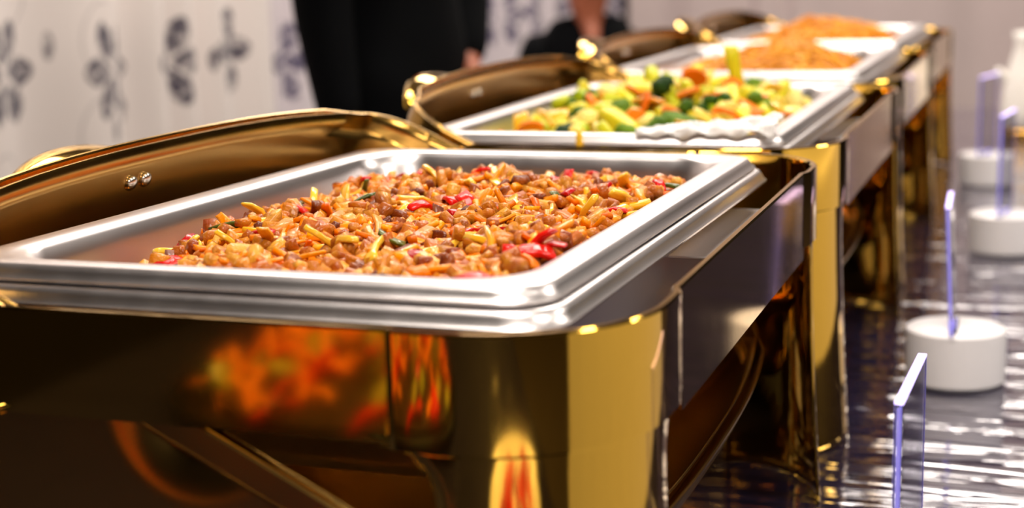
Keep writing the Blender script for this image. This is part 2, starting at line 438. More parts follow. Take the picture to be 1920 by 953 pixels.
def lid_rim():
    """stepped lip that follows the rim outline"""
    out = []
    P = []
    for k in range(0, 7):
        a = math.pi/2*k/6; P.append((-(lid_R(LL)-LF+LF*math.sin(a)), -LL+LF*(1-math.cos(a))))
    for k in range(1, 14):
        y = -LL+LF+(2*LL-2*LF)*k/14; P.append((-lid_R(y), y))
    P += [(x, -y) for x, y in reversed(P[:7])]
    P = P + [(-x, y) for x, y in reversed(P)]
    P = P[::-1]
    # remove duplicate ends
    sec = [(-.0012, -.020), (.0014, -.0165), (.0042, -.0150), (.0052, -.0130), (.0052, -.0012), (.0060, 0), (.0072, 0), (.0080, -.0012), (.0080, -.014), (.0062, -.0170), (.0026, -.0190), (.0008, -.0205)]
    loops = []
    m_ = len(P)
    for i in range(m_):
        a = P[i-1]; b = P[(i+1) % m_]; dx, dy = b[0]-a[0], b[1]-a[1]; l = math.hypot(dx, dy) or 1
        nx, ny = dy/l, -dx/l
        if nx*P[i][0]+ny*P[i][1] < 0: nx, ny = -nx, -ny
        L = []
        for (o, h) in sec:
            u, y = P[i][0]+nx*o, P[i][1]+ny*o
            # rim plane: u along the tilted direction, h along its normal
            x = u*math.cos(LA) + h*math.sin(LA); z = -u*math.sin(LA) + h*math.cos(LA)
            L.append((x, y, LZ+z))
        loops.append(L)
    loops.append(loops[0])
    return fixn(loft(loops))
def lid_pt(u, h, y):
    return Vector((u*math.cos(LA)+h*math.sin(LA), y, LZ-u*math.sin(LA)+h*math.cos(LA)))
HY = -.035
def handle():
    """broad bowed grip plate outside the lip"""
    loops = []
    n = 16
    for i in range(n+1):
        s = -1+2*i/n; y = HY + s*.095; w = .017*(1-.75*abs(s)**2.5)+.002
        bow = .040*(1-.35*s*s); t = .0045
        base = -LR - bow
        L = []
        for k in range(10):
            a = 2*math.pi*k/10
            L.append(tuple(lid_pt(base - w*math.cos(a)*1.0, -.045+.012*(1-s*s) + t*math.sin(a), y)))
        loops.append(L)
    return fixn(loft(loops, True, True))
def post(y):
    return tube([lid_pt(-LR+.001, -.030, y), lid_pt(-LR-.020, -.036, y), lid_pt(-LR-.036, -.040, y)], .006, 10)
def screw_head():
    bm = bmesh.new()
    bmesh.ops.create_uvsphere(bm, u_segments=16, v_segments=8, radius=.0054)
    for v in bm.verts: v.co.z *= .6
    me = bpy.data.meshes.new('screw'); bm.to_mesh(me); bm.free(); return me
def slot(): return box(.0012, .0062, .0012, c=(0, 0, .0026))
PROTO = {}
PROTO['corner_post'] = corner_sheet(); PROTO['leg'] = leg_sheet()
PROTO['short'] = panel(.206, ZT, ZB+.002); PROTO['long'] = panel(2*(AY-CR)-.075, ZT, ZB-.008)
PROTO['lid'] = lid_shell(); PROTO['rim'] = lid_rim(); PROTO['handle'] = handle(); PROTO['screw'] = screw_head(); PROTO['slot'] = slot()
def mirrored(me, sx, sy):
    c = me.copy(); c.transform(Matrix.Diagonal((sx, sy, 1, 1)))
    if sx*sy < 0: c.flip_normals()
    return c
for nm in ('corner_post', 'leg'):
    for sx in (1, -1):
        for sy in (1, -1): PROTO[nm, sx, sy] = mirrored(PROTO[nm], sx, sy)
SHELF = fixn(box(.105, .19, .0016, .0006, c=(0, 0, 0)))
def pan_mesh(hx, hy, r, depth, skirt=.0065):
    S = [(.0016, -skirt-.0008), (.0018, -skirt), (.0002, -skirt+.0012), (-.0010, -.0030), (-.0024, -.0006), (-.0045, 0), (-.0150, 0), (-.0185, -.0008), (-.0205, -.0035), (-.0225, -.012), (-.0300, -depth+.012), (-.034, -depth+.004), (-.044, -depth)]
    loops = [[(x, y, z) for x, y in rrect(hx+o, hy+o, r if o > -.012 else r+.020*min(1, (-o-.012)/.010), 8)] for o, z in S]
    return fixn(loft(loops, False, True))
FOODPAN = pan_mesh(.1625, .265, .024, .062)
WATERPAN = pan_mesh(.1700, .2730, .026, .095, .0075)
names = ['nearest chafing dish, holding diced meat', 'second chafing dish, holding broccoli and carrots', 'third chafing dish, holding a heap of noodles', 'farthest chafing dish in the row']
lab = ['gold roll top chafing dish nearest the camera, holding diced meat and peppers',
       'second gold roll top chafing dish, holding broccoli and mixed vegetables',
       'third gold roll top chafing dish, holding noodles beside the vegetables',
       'farthest gold roll top chafing dish at the end of the row']
panlab = ['steel food pan full of diced meat and peppers', 'steel food pan full of broccoli and carrots', 'steel food pan of noodles next to the vegetable pan', 'steel food pan of noodles farthest from the camera']
watlab = ['steel water pan rim under the diced meat pan', 'steel water pan rim under the vegetable pan', 'steel water pan rim under the nearer noodle pan', 'steel water pan rim under the farthest noodle pan']
PANS = []
for k, (dx, dy) in enumerate(DISH):
    e = empty('chafing_dish', (dx, dy, TABLE)); tag(e, lab[k], 'chafing dish', 'gold chafing dishes in a row')
    for sx in (1, -1):
        for sy in (1, -1):
            c = sharp(link('corner_post', PROTO['corner_post', sx, sy], M['gold'], e), 22)
            lg = link('leg', PROTO['leg', sx, sy], M['gold'], c); solidify(lg, .0018)
    for sy in (1, -1):
        p = link('apron_panel', PROTO['short'], M['gold'], e, smooth=False); p.location = (0, sy*-(AY-.0028), 0); p.rotation_euler = (0, 0, 0 if sy > 0 else math.pi)
    for sx in (1, -1):
        p = link('apron_panel', PROTO['long'], M['gold'], e, smooth=False); p.location = (sx*(AX-.0028), 0, 0); p.rotation_euler = (0, 0, sx*math.pi/2)
    ld = sharp(link('lid', PROTO['lid'], M['gold_satin'], e), 60); solidify(ld, .0012)
    sharp(link('lid_rim', PROTO['rim'], M['gold_satin'], ld), 30)
    link('lid_handle', PROTO['handle'], M['gold'], ld)
    for q in (-.0085, .0085):
        pm = 'post%d' % (q > 0)
        if pm not in PROTO: PROTO[pm] = post(HY+q)
        link('handle_post', PROTO[pm], M['gold'], ld)
        s = link('screw', PROTO['screw'], M['screw'], ld)
        P0 = lid_pt(-LR+.0032, -.026, HY+q); s.location = P0; s.rotation_euler = (0, math.radians(90)+LA, 0)
    sh = link('shelf_plate', SHELF, M['steel_dull'], e, smooth=False); sh.location = (.1525, .140, RIM-.040)
    # spirit burner brackets for the pans: two cross rails that carry the water pan
    for sy in (-1, 1):
        link('pan_rail', box(.26, .010, .003, .001, c=(0, sy*.3010, RIM-.018)), M['gold'], e, smooth=False)
    # things that sit in the frame
    dz = (.001, -.002, .002, .002)[k]
    w = tag(link('water_pan', WATERPAN, M['steel'], None), watlab[k], 'pan', 'water pans in the chafing dishes'); sharp(w, 45)
    w.location = (dx, dy-.0015, Z0-.0095+dz); solidify(w, .0008, 1)
    f = tag(link('food_pan', FOODPAN, M['steel'], None), panlab[k], 'pan', 'food pans in the chafing dishes'); sharp(f, 45)
    f.location = (dx, dy-.0015, Z0+dz); solidify(f, .0008, 1)
    if k == 0: f.rotation_euler = w.rotation_euler = (math.radians(-.8), 0, 0)
    PANS.append(f)

# ------------------------------------------------------------------ sign holders with edge-lit acrylic
def sign(x, y, rz, label, lean=0.0, hgt=.135):
    e = empty('sign_holder', (x, y, TABLE), rz); tag(e, label, 'sign holder', 'acrylic sign holders')
    b = link('base', lathe([(.044, 0), (.047, .003), (.0475, .048), (.0470, .0515), (.0450, .0530), (.0010, .0530)], 56), M['white'], e); sharp(b, 40)
    link('slot', box(.004, .062, .002, c=(0, 0, .0535)), M['dark_wall'], b, smooth=False)
    sh = link('acrylic_sheet', box(.0045, .100, hgt, .0004, c=(0, 0, .0545+hgt/2)), M['acrylic'], e, smooth=False)
    sh.rotation_euler = (0, lean, 0)
    link('lit_edge', box(.0046, .0992, .0012, c=(0, 0, .0545+hgt+.0008)), M['edge_hot'], sh, smooth=False)
    for s in (-1, 1):
        link('lit_edge', box(.0016, .0007, hgt*.98, c=(0, s*.0506, .0545+hgt/2)), M['edge'], sh, smooth=False)
    link('lit_foot', box(.0060, .030, .004, c=(0, 0, .0565)), M['edge'], sh, smooth=False)
    return e
sign(.310, .165, math.radians(-2), 'acrylic sign sheet nearest the camera, cut off by the picture edge', 0, .140)
sign(.294, .880, math.radians(2), 'round white sign base with upright acrylic sheet beside the second dish', math.radians(-3), .122)
sign(.318, 1.565, math.radians(-8), 'round white sign base with acrylic sheet at the right picture edge')
sign(.268, 2.200, math.radians(-14), 'farthest round white sign base with a turned acrylic sheet')
jg = empty('ceramic_jug', (.326, 2.90, TABLE)); tag(jg, 'white ceramic jug with gold foot at the far right of the table', 'jug')
link('body', lathe([(.046, .022), (.056, .03), (.058, .06), (.054, .11), (.046, .15), (.036, .185), (.034, .21), (.039, .228), (.036, .228), (.030, .20)], 40), M['ceramic'], jg)
link('foot', lathe([(.052, 0), (.058, .004), (.058, .018), (.047, .024)], 40), M['gold_satin'], jg)
link('spout', tube([(-.045, -.004, .125), (-.062, -.006, .140), (-.070, -.007, .148)], [.012, .009, .007], 12), M['ceramic'], jg)

# added unseen table; its white cloth mirrors bright yellow in the gold corner
gt = empty('added_side_table', (2.35, 1.0, 0)); tag(gt, 'unseen long table added right of the buffet for a bright reflection in the gold', 'table')
link('table_top', box(.74, 3.94, .03, c=(0, 0, .725)), M['chair'], gt, smooth=False)
for sx in (-1, 1):
    for sy in (-1, 1): link('leg', box(.05, .05, .71, c=(sx*.3, sy*1.85, .355)), M['chair'], gt, smooth=False)
def reflector_cloth():
    loops = []
    for (o, z) in ((.060, .02), (.045, .25), (.030, .5), (.016, .70), (.010, .735), (0, .746), (-.02, .748)):
        L = []
        for i, (x, y) in enumerate(rrect(.38+o, 1.98+o, .05, 10)): L.append((x, y, z))
        # denser: pleats along the long sides
        P = []
        for a_, b_ in zip(L, L[1:]+L[:1]):
            n_ = max(1, int(math.hypot(b_[0]-a_[0], b_[1]-a_[1])/.03))
            for q in range(n_):
                t = q/n_; P.append((a_[0]+(b_[0]-a_[0])*t, a_[1]+(b_[1]-a_[1])*t, z))
        loops.append(P)
    n0 = min(len(l) for l in loops)
    res = []
    for l in loops:
        l = [l[int(i*len(l)/n0)] for i in range(n0)]; w = .022*max(0, .72-l[0][2])/.7
        res.append([(x*(1+w*math.sin(i*.55)*.6), y+0*w, z) for i, (x, y, z) in enumerate(l)])
    return loft(res, False, True)
gc = link('tablecloth', reflector_cloth(), M['ceramic']); gc.location = gt.location
tag(gc, 'pleated white cloth added as a bright reflector over the unseen side table', 'tablecloth')

# ------------------------------------------------------------------ food
def vnoise(seed, n=6, sc=60):
    r = np.random.default_rng(seed); K = r.normal(size=(n, 2))*sc; P = r.uniform(0, 6.28, n)
    return lambda x, y: sum(math.sin(K[i, 0]*x+K[i, 1]*y+P[i]) for i in range(n))/n
def sst(a, b, x):
    t = min(1, max(0, (x-a)/(b-a))); return t*t*(3-2*t)
def piece(lx, ly, lz, seed, cuts=2, roundness=.45, jit=.12, bend=0.0, curl=0.0):
    r = random.Random(seed); bm = bmesh.new(); bmesh.ops.create_cube(bm, size=2)
    bmesh.ops.subdivide_edges(bm, edges=bm.edges[:], cuts=cuts, use_grid_fill=True)
    ns = [Vector((r.uniform(-1, 1), r.uniform(-1, 1), r.uniform(-1, 1)))*2.2 for _ in range(5)]; ph = [r.uniform(0, 6) for _ in range(5)]
    tx, ty = r.uniform(-.25, .25), r.uniform(-.25, .25)
    for v in bm.verts:
        c = v.co.copy(); l = c.length; sph = c/l*1.12
        c = c.lerp(sph, roundness)
        d = sum(math.sin(n_.dot(c)+p) for n_, p in zip(ns, ph))/5
        c *= 1+jit*d*1.6
        c.y *= 1+tx*c.x; c.z *= 1+ty*c.x
        p = Vector((c.x*lx/2, c.y*ly/2, c.z*lz/2))
        p.z -= bend*(p.x*2/lx)**2*lx*.25; p.y += curl*(p.x*2/lx)**2*lx*.25
        v.co = p
    me = bpy.data.meshes.new('piece'); bm.to_mesh(me); bm.free()
    me.polygons.foreach_set('use_smooth', [True]*len(me.polygons)); return me
class Bag:
    """collects many small pieces into one mesh with a per-piece random value"""
    def __init__(s): s.V = []; s.F = []; s.R = []; s.M = []; s.n = 0
    def add(s, V, F, mt, rnd, mat4=None):
        V = np.asarray(V, float)
        if mat4 is not None:
            A = np.array(mat4); V = V@A[:3, :3].T + A[:3, 3]
        s.V.append(V); s.F += [tuple(int(i)+s.n for i in f) for f in F]; s.M += [mt]*len(F); s.R += [rnd]*len(V); s.n += len(V)
    def build(s, name, mats):
        me = mesh(name, np.concatenate(s.V), s.F)
        for q in mats: me.materials.append(q)
        me.polygons.foreach_set('material_index', s.M)
        at = me.attributes.new('rnd', 'FLOAT', 'POINT'); at.data.foreach_set('value', s.R)
        return link(name, me)
def data(me):
    V = np.empty(len(me.vertices)*3); me.vertices.foreach_get('co', V); return V.reshape(-1, 3), [tuple(p.vertices) for p in me.polygons]

MEAT = [(104, 40, 2), (182, 92, 8), (210, 134, 28), (164, 74, 4), (226, 160, 50), (140, 56, 4)]
CARR = [(226, 94, 0), (242, 146, 0), (232, 116, 0), (248, 172, 8)]
M['meat'] = food('braised_meat', MEAT, bump=.7, coat=.3, rough=.45); M['meat_s'] = food('braised_meat_heap', MEAT, attr=True, bump=.7, coat=.3, rough=.45)
M['carrot'] = food('cooked_carrot', CARR, bump=.25, coat=.2); M['carrot_s'] = food('cooked_carrot_heap', CARR, attr=True, bump=.25, coat=.2)
M['red'] = food('red_pepper', [(160, 6, 4), (214, 14, 8), (228, 28, 12)], rough=.3, bump=.1, coat=.4)
M['yellow'] = food('yellow_pepper', [(240, 178, 30), (246, 200, 60), (232, 150, 24)], rough=.25, bump=.15, coat=.6)
M['green'] = food('green_onion', [(58, 70, 20), (110, 112, 34), (72, 84, 26)], rough=.3, bump=.2, coat=.5)

D1 = DISH[0]
n1 = vnoise(4, 7, 42); n1b = vnoise(9, 7, 120)
def h1(x, y):
    """heap height over the rim (x, y in pan coordinates, y from the near edge)"""
    z = -.013 + .011*math.exp(-((x+.00)/.075)**2 - ((y-.36)/.11)**2) + .006*math.exp(-((x-.06)/.06)**2-((y-.16)/.10)**2)
    z += .006*math.exp(-((x+.085)/.035)**2-((y-.37)/.06)**2)
    z += .010*n1(x, y) + .005*n1b(x, y)
    z -= .030*(1-sst(-.142, -.095, x))
    z -= .034*(1-sst(.02, .16, y))*(1-sst(-.13, -.03, x))
    z -= .010*(1-sst(.0, .06, y)) + .016*sst(.40, .50, y)
    z -= .012*math.exp(-((x-.035)/.03)**2-((y-.40)/.035)**2) + .016*math.exp(-((x+.045)/.02)**2-((y-.46)/.05)**2)
    z += .006*sst(.08, .13, x)*(1-sst(.40, .50, y))
    return min(z, .008)
TILT = math.radians(-.8)
def pan1(x, y, z): return Vector((D1[0]+x, y, Z0 + z + math.tan(TILT)*(y-.265)))
RX = .1355
meat_v = [piece(random.uniform(.013, .021), random.uniform(.0065, .010), random.uniform(.006, .009), 100+i, roundness=.25, jit=.24, bend=random.uniform(-.3, .5), curl=random.uniform(-.4, .4)) for i in range(9)] + \
         [piece(random.uniform(.011, .015), random.uniform(.010, .013), random.uniform(.008, .011), 150+i, roundness=.32, jit=.16) for i in range(6)]
meat_lo = [piece(random.uniform(.012, .020), random.uniform(.006, .010), random.uniform(.006, .009), 200+i, cuts=1, roundness=.35, jit=.16, curl=random.uniform(-.4, .4)) for i in range(8)]
carr_v = [piece(random.uniform(.016, .030), random.uniform(.0032, .0055), random.uniform(.0020, .0036), 300+i, roundness=.2, jit=.08, bend=random.uniform(-.5, .6), curl=random.uniform(-.7, .7)) for i in range(8)] + \
         [piece(random.uniform(.010, .013), random.uniform(.008, .010), random.uniform(.003, .005), 340+i, roundness=.25, jit=.1, bend=.3) for i in range(4)]
carr_lo = [piece(random.uniform(.014, .026), .005, .004, 350+i, cuts=1, roundness=.2, jit=.08, curl=random.uniform(-.6, .6)) for i in range(6)]
red_v = [piece(random.uniform(.014, .024), random.uniform(.006, .010), .0028, 400+i, roundness=.15, jit=.08, bend=random.uniform(.3, 1.0), curl=random.uniform(-.3, .3)) for i in range(7)]
yel_v = [piece(random.uniform(.018, .034), random.uniform(.0055, .008), .0035, 450+i, roundness=.2, jit=.08, bend=random.uniform(-.3, .9), curl=random.uniform(-.6, .6)) for i in range(6)]
grn_v = [piece(random.uniform(.018, .026), .006, .0022, 480+i, roundness=.1, jit=.1, bend=random.uniform(-.3, .9), curl=.3) for i in range(4)]
def ori(tilt=35):
    return Euler((math.radians(random.gauss(0, tilt)), math.radians(random.gauss(0, tilt)), random.uniform(0, 6.283)), 'XYZ')
def put(name, me, mat, loc, eul, label, cat, group, sc=1.0):
    o = bpy.data.objects.new(name, me); C.objects.link(o)
    if not me.materials: me.materials.append(mat)
    o.location = loc; o.rotation_euler = eul; o.scale = (sc, sc, sc)
    return tag(o, label, cat, group)
bag = Bag()
# bed that fills the heap
gx, gy = 44, 76; V = []; F = []
for j in range(gy+1):
    for i in range(gx+1):
        x = -.138+.276*i/gx; y = .030+.472*j/gy
        z = max(h1(x, y)-.0075, -.058) if 0 < i < gx and 0 < j < gy else -.058
        V.append(tuple(pan1(x, y, z)))
for j in range(gy):
    for i in range(gx): F.append((j*(gx+1)+i, j*(gx+1)+i+1, (j+1)*(gx+1)+i+1, (j+1)*(gx+1)+i))
bag.add(V, F, 0, .05)
sites = []
cell = .0068
for j in range(int(.47/cell)):
    for i in range(int(2*RX/cell)):
        x = -RX + (i+random.random())*cell; y = .033 + (j+random.random())*cell
        z = h1(x, y)
        if z < -.052: continue
        sites.append((x, y, z))
random.shuffle(sites)
camp = Vector(m.translation)
def seen(x, y, z):
    """true where the heap is not hidden behind the near rim"""
    p = pan1(x, y, z+.004); t = (0.022-(-.642))/(y+.642); return camp.z+(p.z-camp.z)*t > Z0+.004
vis = [s for s in sites if seen(*s)]; hid = [s for s in sites if not seen(*s)]
vis.sort(key=lambda s: s[1] + random.gauss(0, .10))
nm = nc = 0
for (x, y, z) in vis:
    u = random.random(); zz = z + random.uniform(-.003, .0035)
    if u < .60:
        if nm < 300 and random.random() < .55:
            nm += 1
            put('meat_piece', random.choice(meat_v), M['meat'], pan1(x, y, zz), ori(), 'small browned meat piece in the heap of the nearest pan', 'meat', 'diced meat pieces in the nearest pan', random.uniform(.62, 1.0))
        else:
            bag.add(*data(random.choice(meat_lo)), 0, random.random(), Matrix.LocRotScale(pan1(x, y, zz), ori(), Vector((1, 1, 1))*random.uniform(.62, 1.0)))
    else:
        if nc < 260 and random.random() < .62:
            nc += 1
            put('carrot_strip', random.choice(carr_v), M['carrot'], pan1(x, y, zz+.001), ori(25), 'orange carrot strip among the diced meat', 'carrot', 'carrot strips in the nearest pan', random.uniform(.8, 1.1))
        else:
            bag.add(*data(random.choice(carr_lo)), 1, random.random(), Matrix.LocRotScale(pan1(x, y, zz), ori(25), Vector((1, 1, 1))*random.uniform(.8, 1.1)))
for (x, y, z) in hid:
    bag.add(*data(random.choice(meat_lo)), 0, random.random(), Matrix.LocRotScale(pan1(x, y, z), ori(), Vector((1, 1, 1))))
# scatter of the brighter pieces on top
def scatter1(n, name, vs, mat, label, cat, group, dz=.003, ymin=.09, tilt=30):
    k = 0
    while k < n:
        x = random.uniform(-.125, .13); y = random.uniform(ymin, .47)
        if h1(x, y) < -.045: continue
        put(name, random.choice(vs), mat, pan1(x, y, h1(x, y)+dz+random.uniform(-.001, .002)), ori(tilt), label, cat, group, random.uniform(.8, 1.1)); k += 1
scatter1(62, 'yellow_pepper_strip', yel_v, M['yellow'], 'yellow pepper strip lying on the diced meat', 'pepper', 'yellow pepper strips in the nearest pan')
scatter1(42, 'red_pepper_piece', red_v, M['red'], 'glossy red pepper piece scattered on the diced meat', 'pepper', 'red pepper pieces in the nearest pan', .0045)
scatter1(9, 'green_onion_piece', grn_v, M['green'], 'dark green onion piece lying on the diced meat', 'onion', 'green onion pieces in the nearest pan', .005)
for (x, y, dz, eu, me_, lb) in [(-.118, .135, .004, (.3, -.2, .5), red_v[0], 'large red pepper piece at the left end of the meat heap'),
                                (-.098, .100, .004, (.1, -.5, .1), red_v[1], 'red pepper piece lying low beside the near rim at the left'),
                                (.1225, .030, .004, (.2, .1, 1.2), red_v[2], 'red brown pepper piece hanging over the near right pan rim')]:
    put('red_pepper_piece', me_, M['red'], pan1(x, y, (h1(x, y) if y > .05 else -.004)+dz), eu, lb, 'pepper', None, 1.2)
ho = bag.build('meat_heap', [M['meat_s'], M['carrot_s']]); tag(ho, 'diced meat and carrot heap filling the nearest steel pan', 'meat', kind='stuff')

# ---- second pan: mixed vegetables
D2 = DISH[1]
n2 = vnoise(21, 6, 40)
def h2(x, y):
    z = -.022 + .034*math.exp(-((x-.005)/.10)**2-((y-.30)/.16)**2) + .008*n2(x, y)
    z -= .022*(1-sst(-.14, -.09, x)) + .016*sst(.09, .135, x) + .01*(1-sst(.02, .07, y)) + .018*sst(.42, .50, y)
    return z
def pan2(x, y, z): return Vector((D2[0]+x, D2[1]-.2665+y, Z0-.002+z))
M['broc'] = food('broccoli_crown', [(24, 54, 4), (60, 98, 6), (112, 146, 10), (38, 74, 4)], rough=.6, bump=1.0, bscale=420, coat=0)
M['stalk'] = food('broccoli_stalk', [(158, 178, 12), (212, 208, 28), (232, 206, 40), (190, 192, 16)], rough=.4, bump=.2, coat=.1)
M['cauli'] = food('cauliflower', [(240, 214, 110), (248, 228, 140), (244, 206, 90)], rough=.5, bump=.6, coat=.05)
M['carrot2'] = food('carrot_slice', [(240, 104, 10), (250, 140, 40), (246, 122, 20)], rough=.4, bump=.15, coat=.15)
M['onion'] = food('onion_piece', [(248, 220, 96), (250, 234, 140), (246, 206, 60)], rough=.35, bump=.1, coat=.15)
M['bed2'] = food('vegetable_bed', [(176, 166, 10), (220, 190, 24), (120, 132, 8), (238, 186, 30)], attr=True, rough=.45, bump=.4, coat=.1)
def crown(seed, r=.020):
    g = random.Random(seed); V = []; F = []
    bm = bmesh.new(); bmesh.ops.create_icosphere(bm, subdivisions=2, radius=1); me = bpy.data.meshes.new('i'); bm.to_mesh(me); bm.free()
    sv, sf = data(me); b = Bag()
    for k in range(15):
        a = g.uniform(0, 6.28); e = g.uniform(.05, 1.4); q = r*.66
        p = Vector((q*math.cos(a)*math.cos(e), q*math.sin(a)*math.cos(e), q*math.sin(e)*.8))
        b.add(sv*(1+.18*np.sin(sv[:, :1]*9+g.random()*6)*np.sin(sv[:, 1:2]*9)), sf, 0, 0, Matrix.LocRotScale(p, None, Vector((1, 1, .9))*r*g.uniform(.34, .48)))
    return mesh('crown', np.concatenate(b.V), b.F)
def stem(seed, r=.020):
    g = random.Random(seed); b = Bag()
    b.add(*tube_data([(0, 0, -r*1.5), (0, 0, -r*.7), (0, 0, 0)], [r*.36, r*.34, r*.42], 10), 0, 0)
    for k in range(5):
        a = k*1.257; b.add(*tube_data([(0, 0, -r*.7), (r*.3*math.cos(a), r*.3*math.sin(a), -r*.25), (r*.5*math.cos(a), r*.5*math.sin(a), r*.15)], [r*.22, r*.18, r*.16], 8), 0, 0)
    return mesh('stem', np.concatenate(b.V), b.F)
crowns = [crown(i) for i in range(3)]; stems = [stem(i) for i in range(3)]
def floret(name, loc, eul, sc, k, cm, sm, label, cat, group):
    e = empty(name, loc); e.rotation_euler = eul; e.scale = (sc, sc, sc); tag(e, label, cat, group)
    for nm_, me_, mt_ in (('crown', crowns[k], cm), ('stem', stems[k], sm)):
        o = link(nm_, me_, None, e)
        if not me_.materials: me_.materials.append(mt_)
        o.material_slots[0].link = 'OBJECT'; o.material_slots[0].material = mt_
    return e
bag2 = Bag(); V = []; F = []; gx, gy = 30, 52
for j in range(gy+1):
    for i in range(gx+1):
        x = -.138+.276*i/gx; y = .030+.472*j/gy
        V.append(tuple(pan2(x, y, max(h2(x, y)-.012, -.057) if 0 < i < gx and 0 < j < gy else -.057)))
for j in range(gy):
    for i in range(gx): F.append((j*(gx+1)+i, j*(gx+1)+i+1, (j+1)*(gx+1)+i+1, (j+1)*(gx+1)+i))
bag2.add(V, F, 0, .3)
veg_lo = [piece(random.uniform(.02, .034), random.uniform(.012, .018), .010, 500+i, cuts=1, roundness=.4) for i in range(6)]
for k in range(190):
    x = random.uniform(-.125, .125); y = random.uniform(.04, .49)
    bag2.add(*data(random.choice(veg_lo)), 0, random.random(), Matrix.LocRotScale(pan2(x, y, h2(x, y)-.006), ori(), Vector((1, 1, 1))))
tag(bag2.build('vegetable_heap', [M['bed2']]), 'heap of chopped mixed vegetables under the broccoli florets', 'vegetables', kind='stuff')
stalk_v = [piece(random.uniform(.035, .055), random.uniform(.014, .02), random.uniform(.011, .016), 520+i, roundness=.35, jit=.1, bend=random.uniform(-.2, .4), curl=random.uniform(-.3, .3)) for i in range(6)]
def carrot_disc(seed):
    g = random.Random(seed); L = []; n = 20; rx, ry = g.uniform(.014, .019), g.uniform(.010, .013)
    for z, k in ((-.0025, .9), (-.0018, 1), (.0018, 1), (.0025, .9)):
        L.append([(rx*k*math.cos(6.283*i/n)*(1+.04*(i % 2)), ry*k*math.sin(6.283*i/n)*(1+.04*(i % 2)), z + .002*math.sin(6.283*i/n)) for i in range(n)])
    return loft(L, True, True)
disc_v = [carrot_disc(i) for i in range(4)]
onion_v = [piece(random.uniform(.022, .034), random.uniform(.014, .02), .004, 560+i, roundness=.2, bend=random.uniform(.5, 1.1)) for i in range(4)]
ypp_v = [piece(random.uniform(.03, .042), random.uniform(.013, .018), .005, 580+i, roundness=.2, bend=random.uniform(.3, .9)) for i in range(4)]
G2 = 'in the second pan'
def pos2(y0=.05, y1=.47, dz=.004, x0=-.122, x1=.118):
    x = random.uniform(x0, x1); y = random.uniform(y0, y1); return pan2(x, y, h2(x, y)+dz+random.uniform(-.003, .004))
for k in range(80): put('broccoli_stalk', random.choice(stalk_v), M['stalk'], pos2(), ori(28), 'pale yellow green broccoli stalk in the vegetable pan', 'broccoli', 'broccoli stalks '+G2, random.uniform(.75, 1.1))
for k in range(28): put('carrot_slice', random.choice(disc_v), M['carrot2'], pos2(dz=.007), ori(35), 'orange carrot slice among the broccoli', 'carrot', 'carrot slices '+G2, random.uniform(.75, 1.05))
for k in range(26): put('onion_piece', random.choice(onion_v), M['onion'], pos2(dz=.006), ori(35), 'pale cooked onion piece among the broccoli', 'onion', 'onion pieces '+G2, random.uniform(.8, 1.2))
for k in range(24): put('yellow_pepper_chunk', random.choice(ypp_v), M['yellow'], pos2(dz=.006), ori(35), 'yellow pepper chunk among the broccoli', 'pepper', 'yellow pepper chunks '+G2, random.uniform(.8, 1.2))
for k in range(16): floret('cauliflower_floret', pos2(dz=.004), ori(40), random.uniform(.6, .95), k % 3, M['cauli'], M['cauli'], 'cream cauliflower floret in the vegetable pan', 'cauliflower', 'cauliflower florets '+G2)
for k in range(15): floret('broccoli_floret', pos2(dz=.004), ori(45), random.uniform(.65, 1.0), k % 3, M['broc'], M['stalk'], 'dark green broccoli floret in the vegetable pan', 'broccoli', 'broccoli florets '+G2)
for (x, y, dz, sc, eu, lb) in [(.052, .085, .008, 1.35, (.5, .2, .3), 'largest dark green broccoli floret, near the right front of its pan'),
                               (-.045, .075, .004, .85, (.6, -.3, 1), 'small dark green broccoli floret by the near rim left of the middle'),
                               (.012, .07, .003, .95, (.2, 1.2, 0), 'broccoli floret lying on its side at the near rim')]:
    floret('broccoli_floret', pan2(x, y, h2(x, y)+dz), eu, sc, 0, M['broc'], M['stalk'], lb, 'broccoli', None)
put('broccoli_stalk', stalk_v[0], M['stalk'], pan2(.060, .33, .034), (0, 1.35, .4), 'upright yellow green stalk at the peak of the vegetable heap', 'broccoli', None, .9)
put('broccoli_stalk', stalk_v[1], M['stalk'], pan2(.002, .10, h2(.002, .10)+.012), (0, .35, -.5), 'long yellow green stalk slanting across the front of the vegetable pan', 'broccoli', None, 1.25)

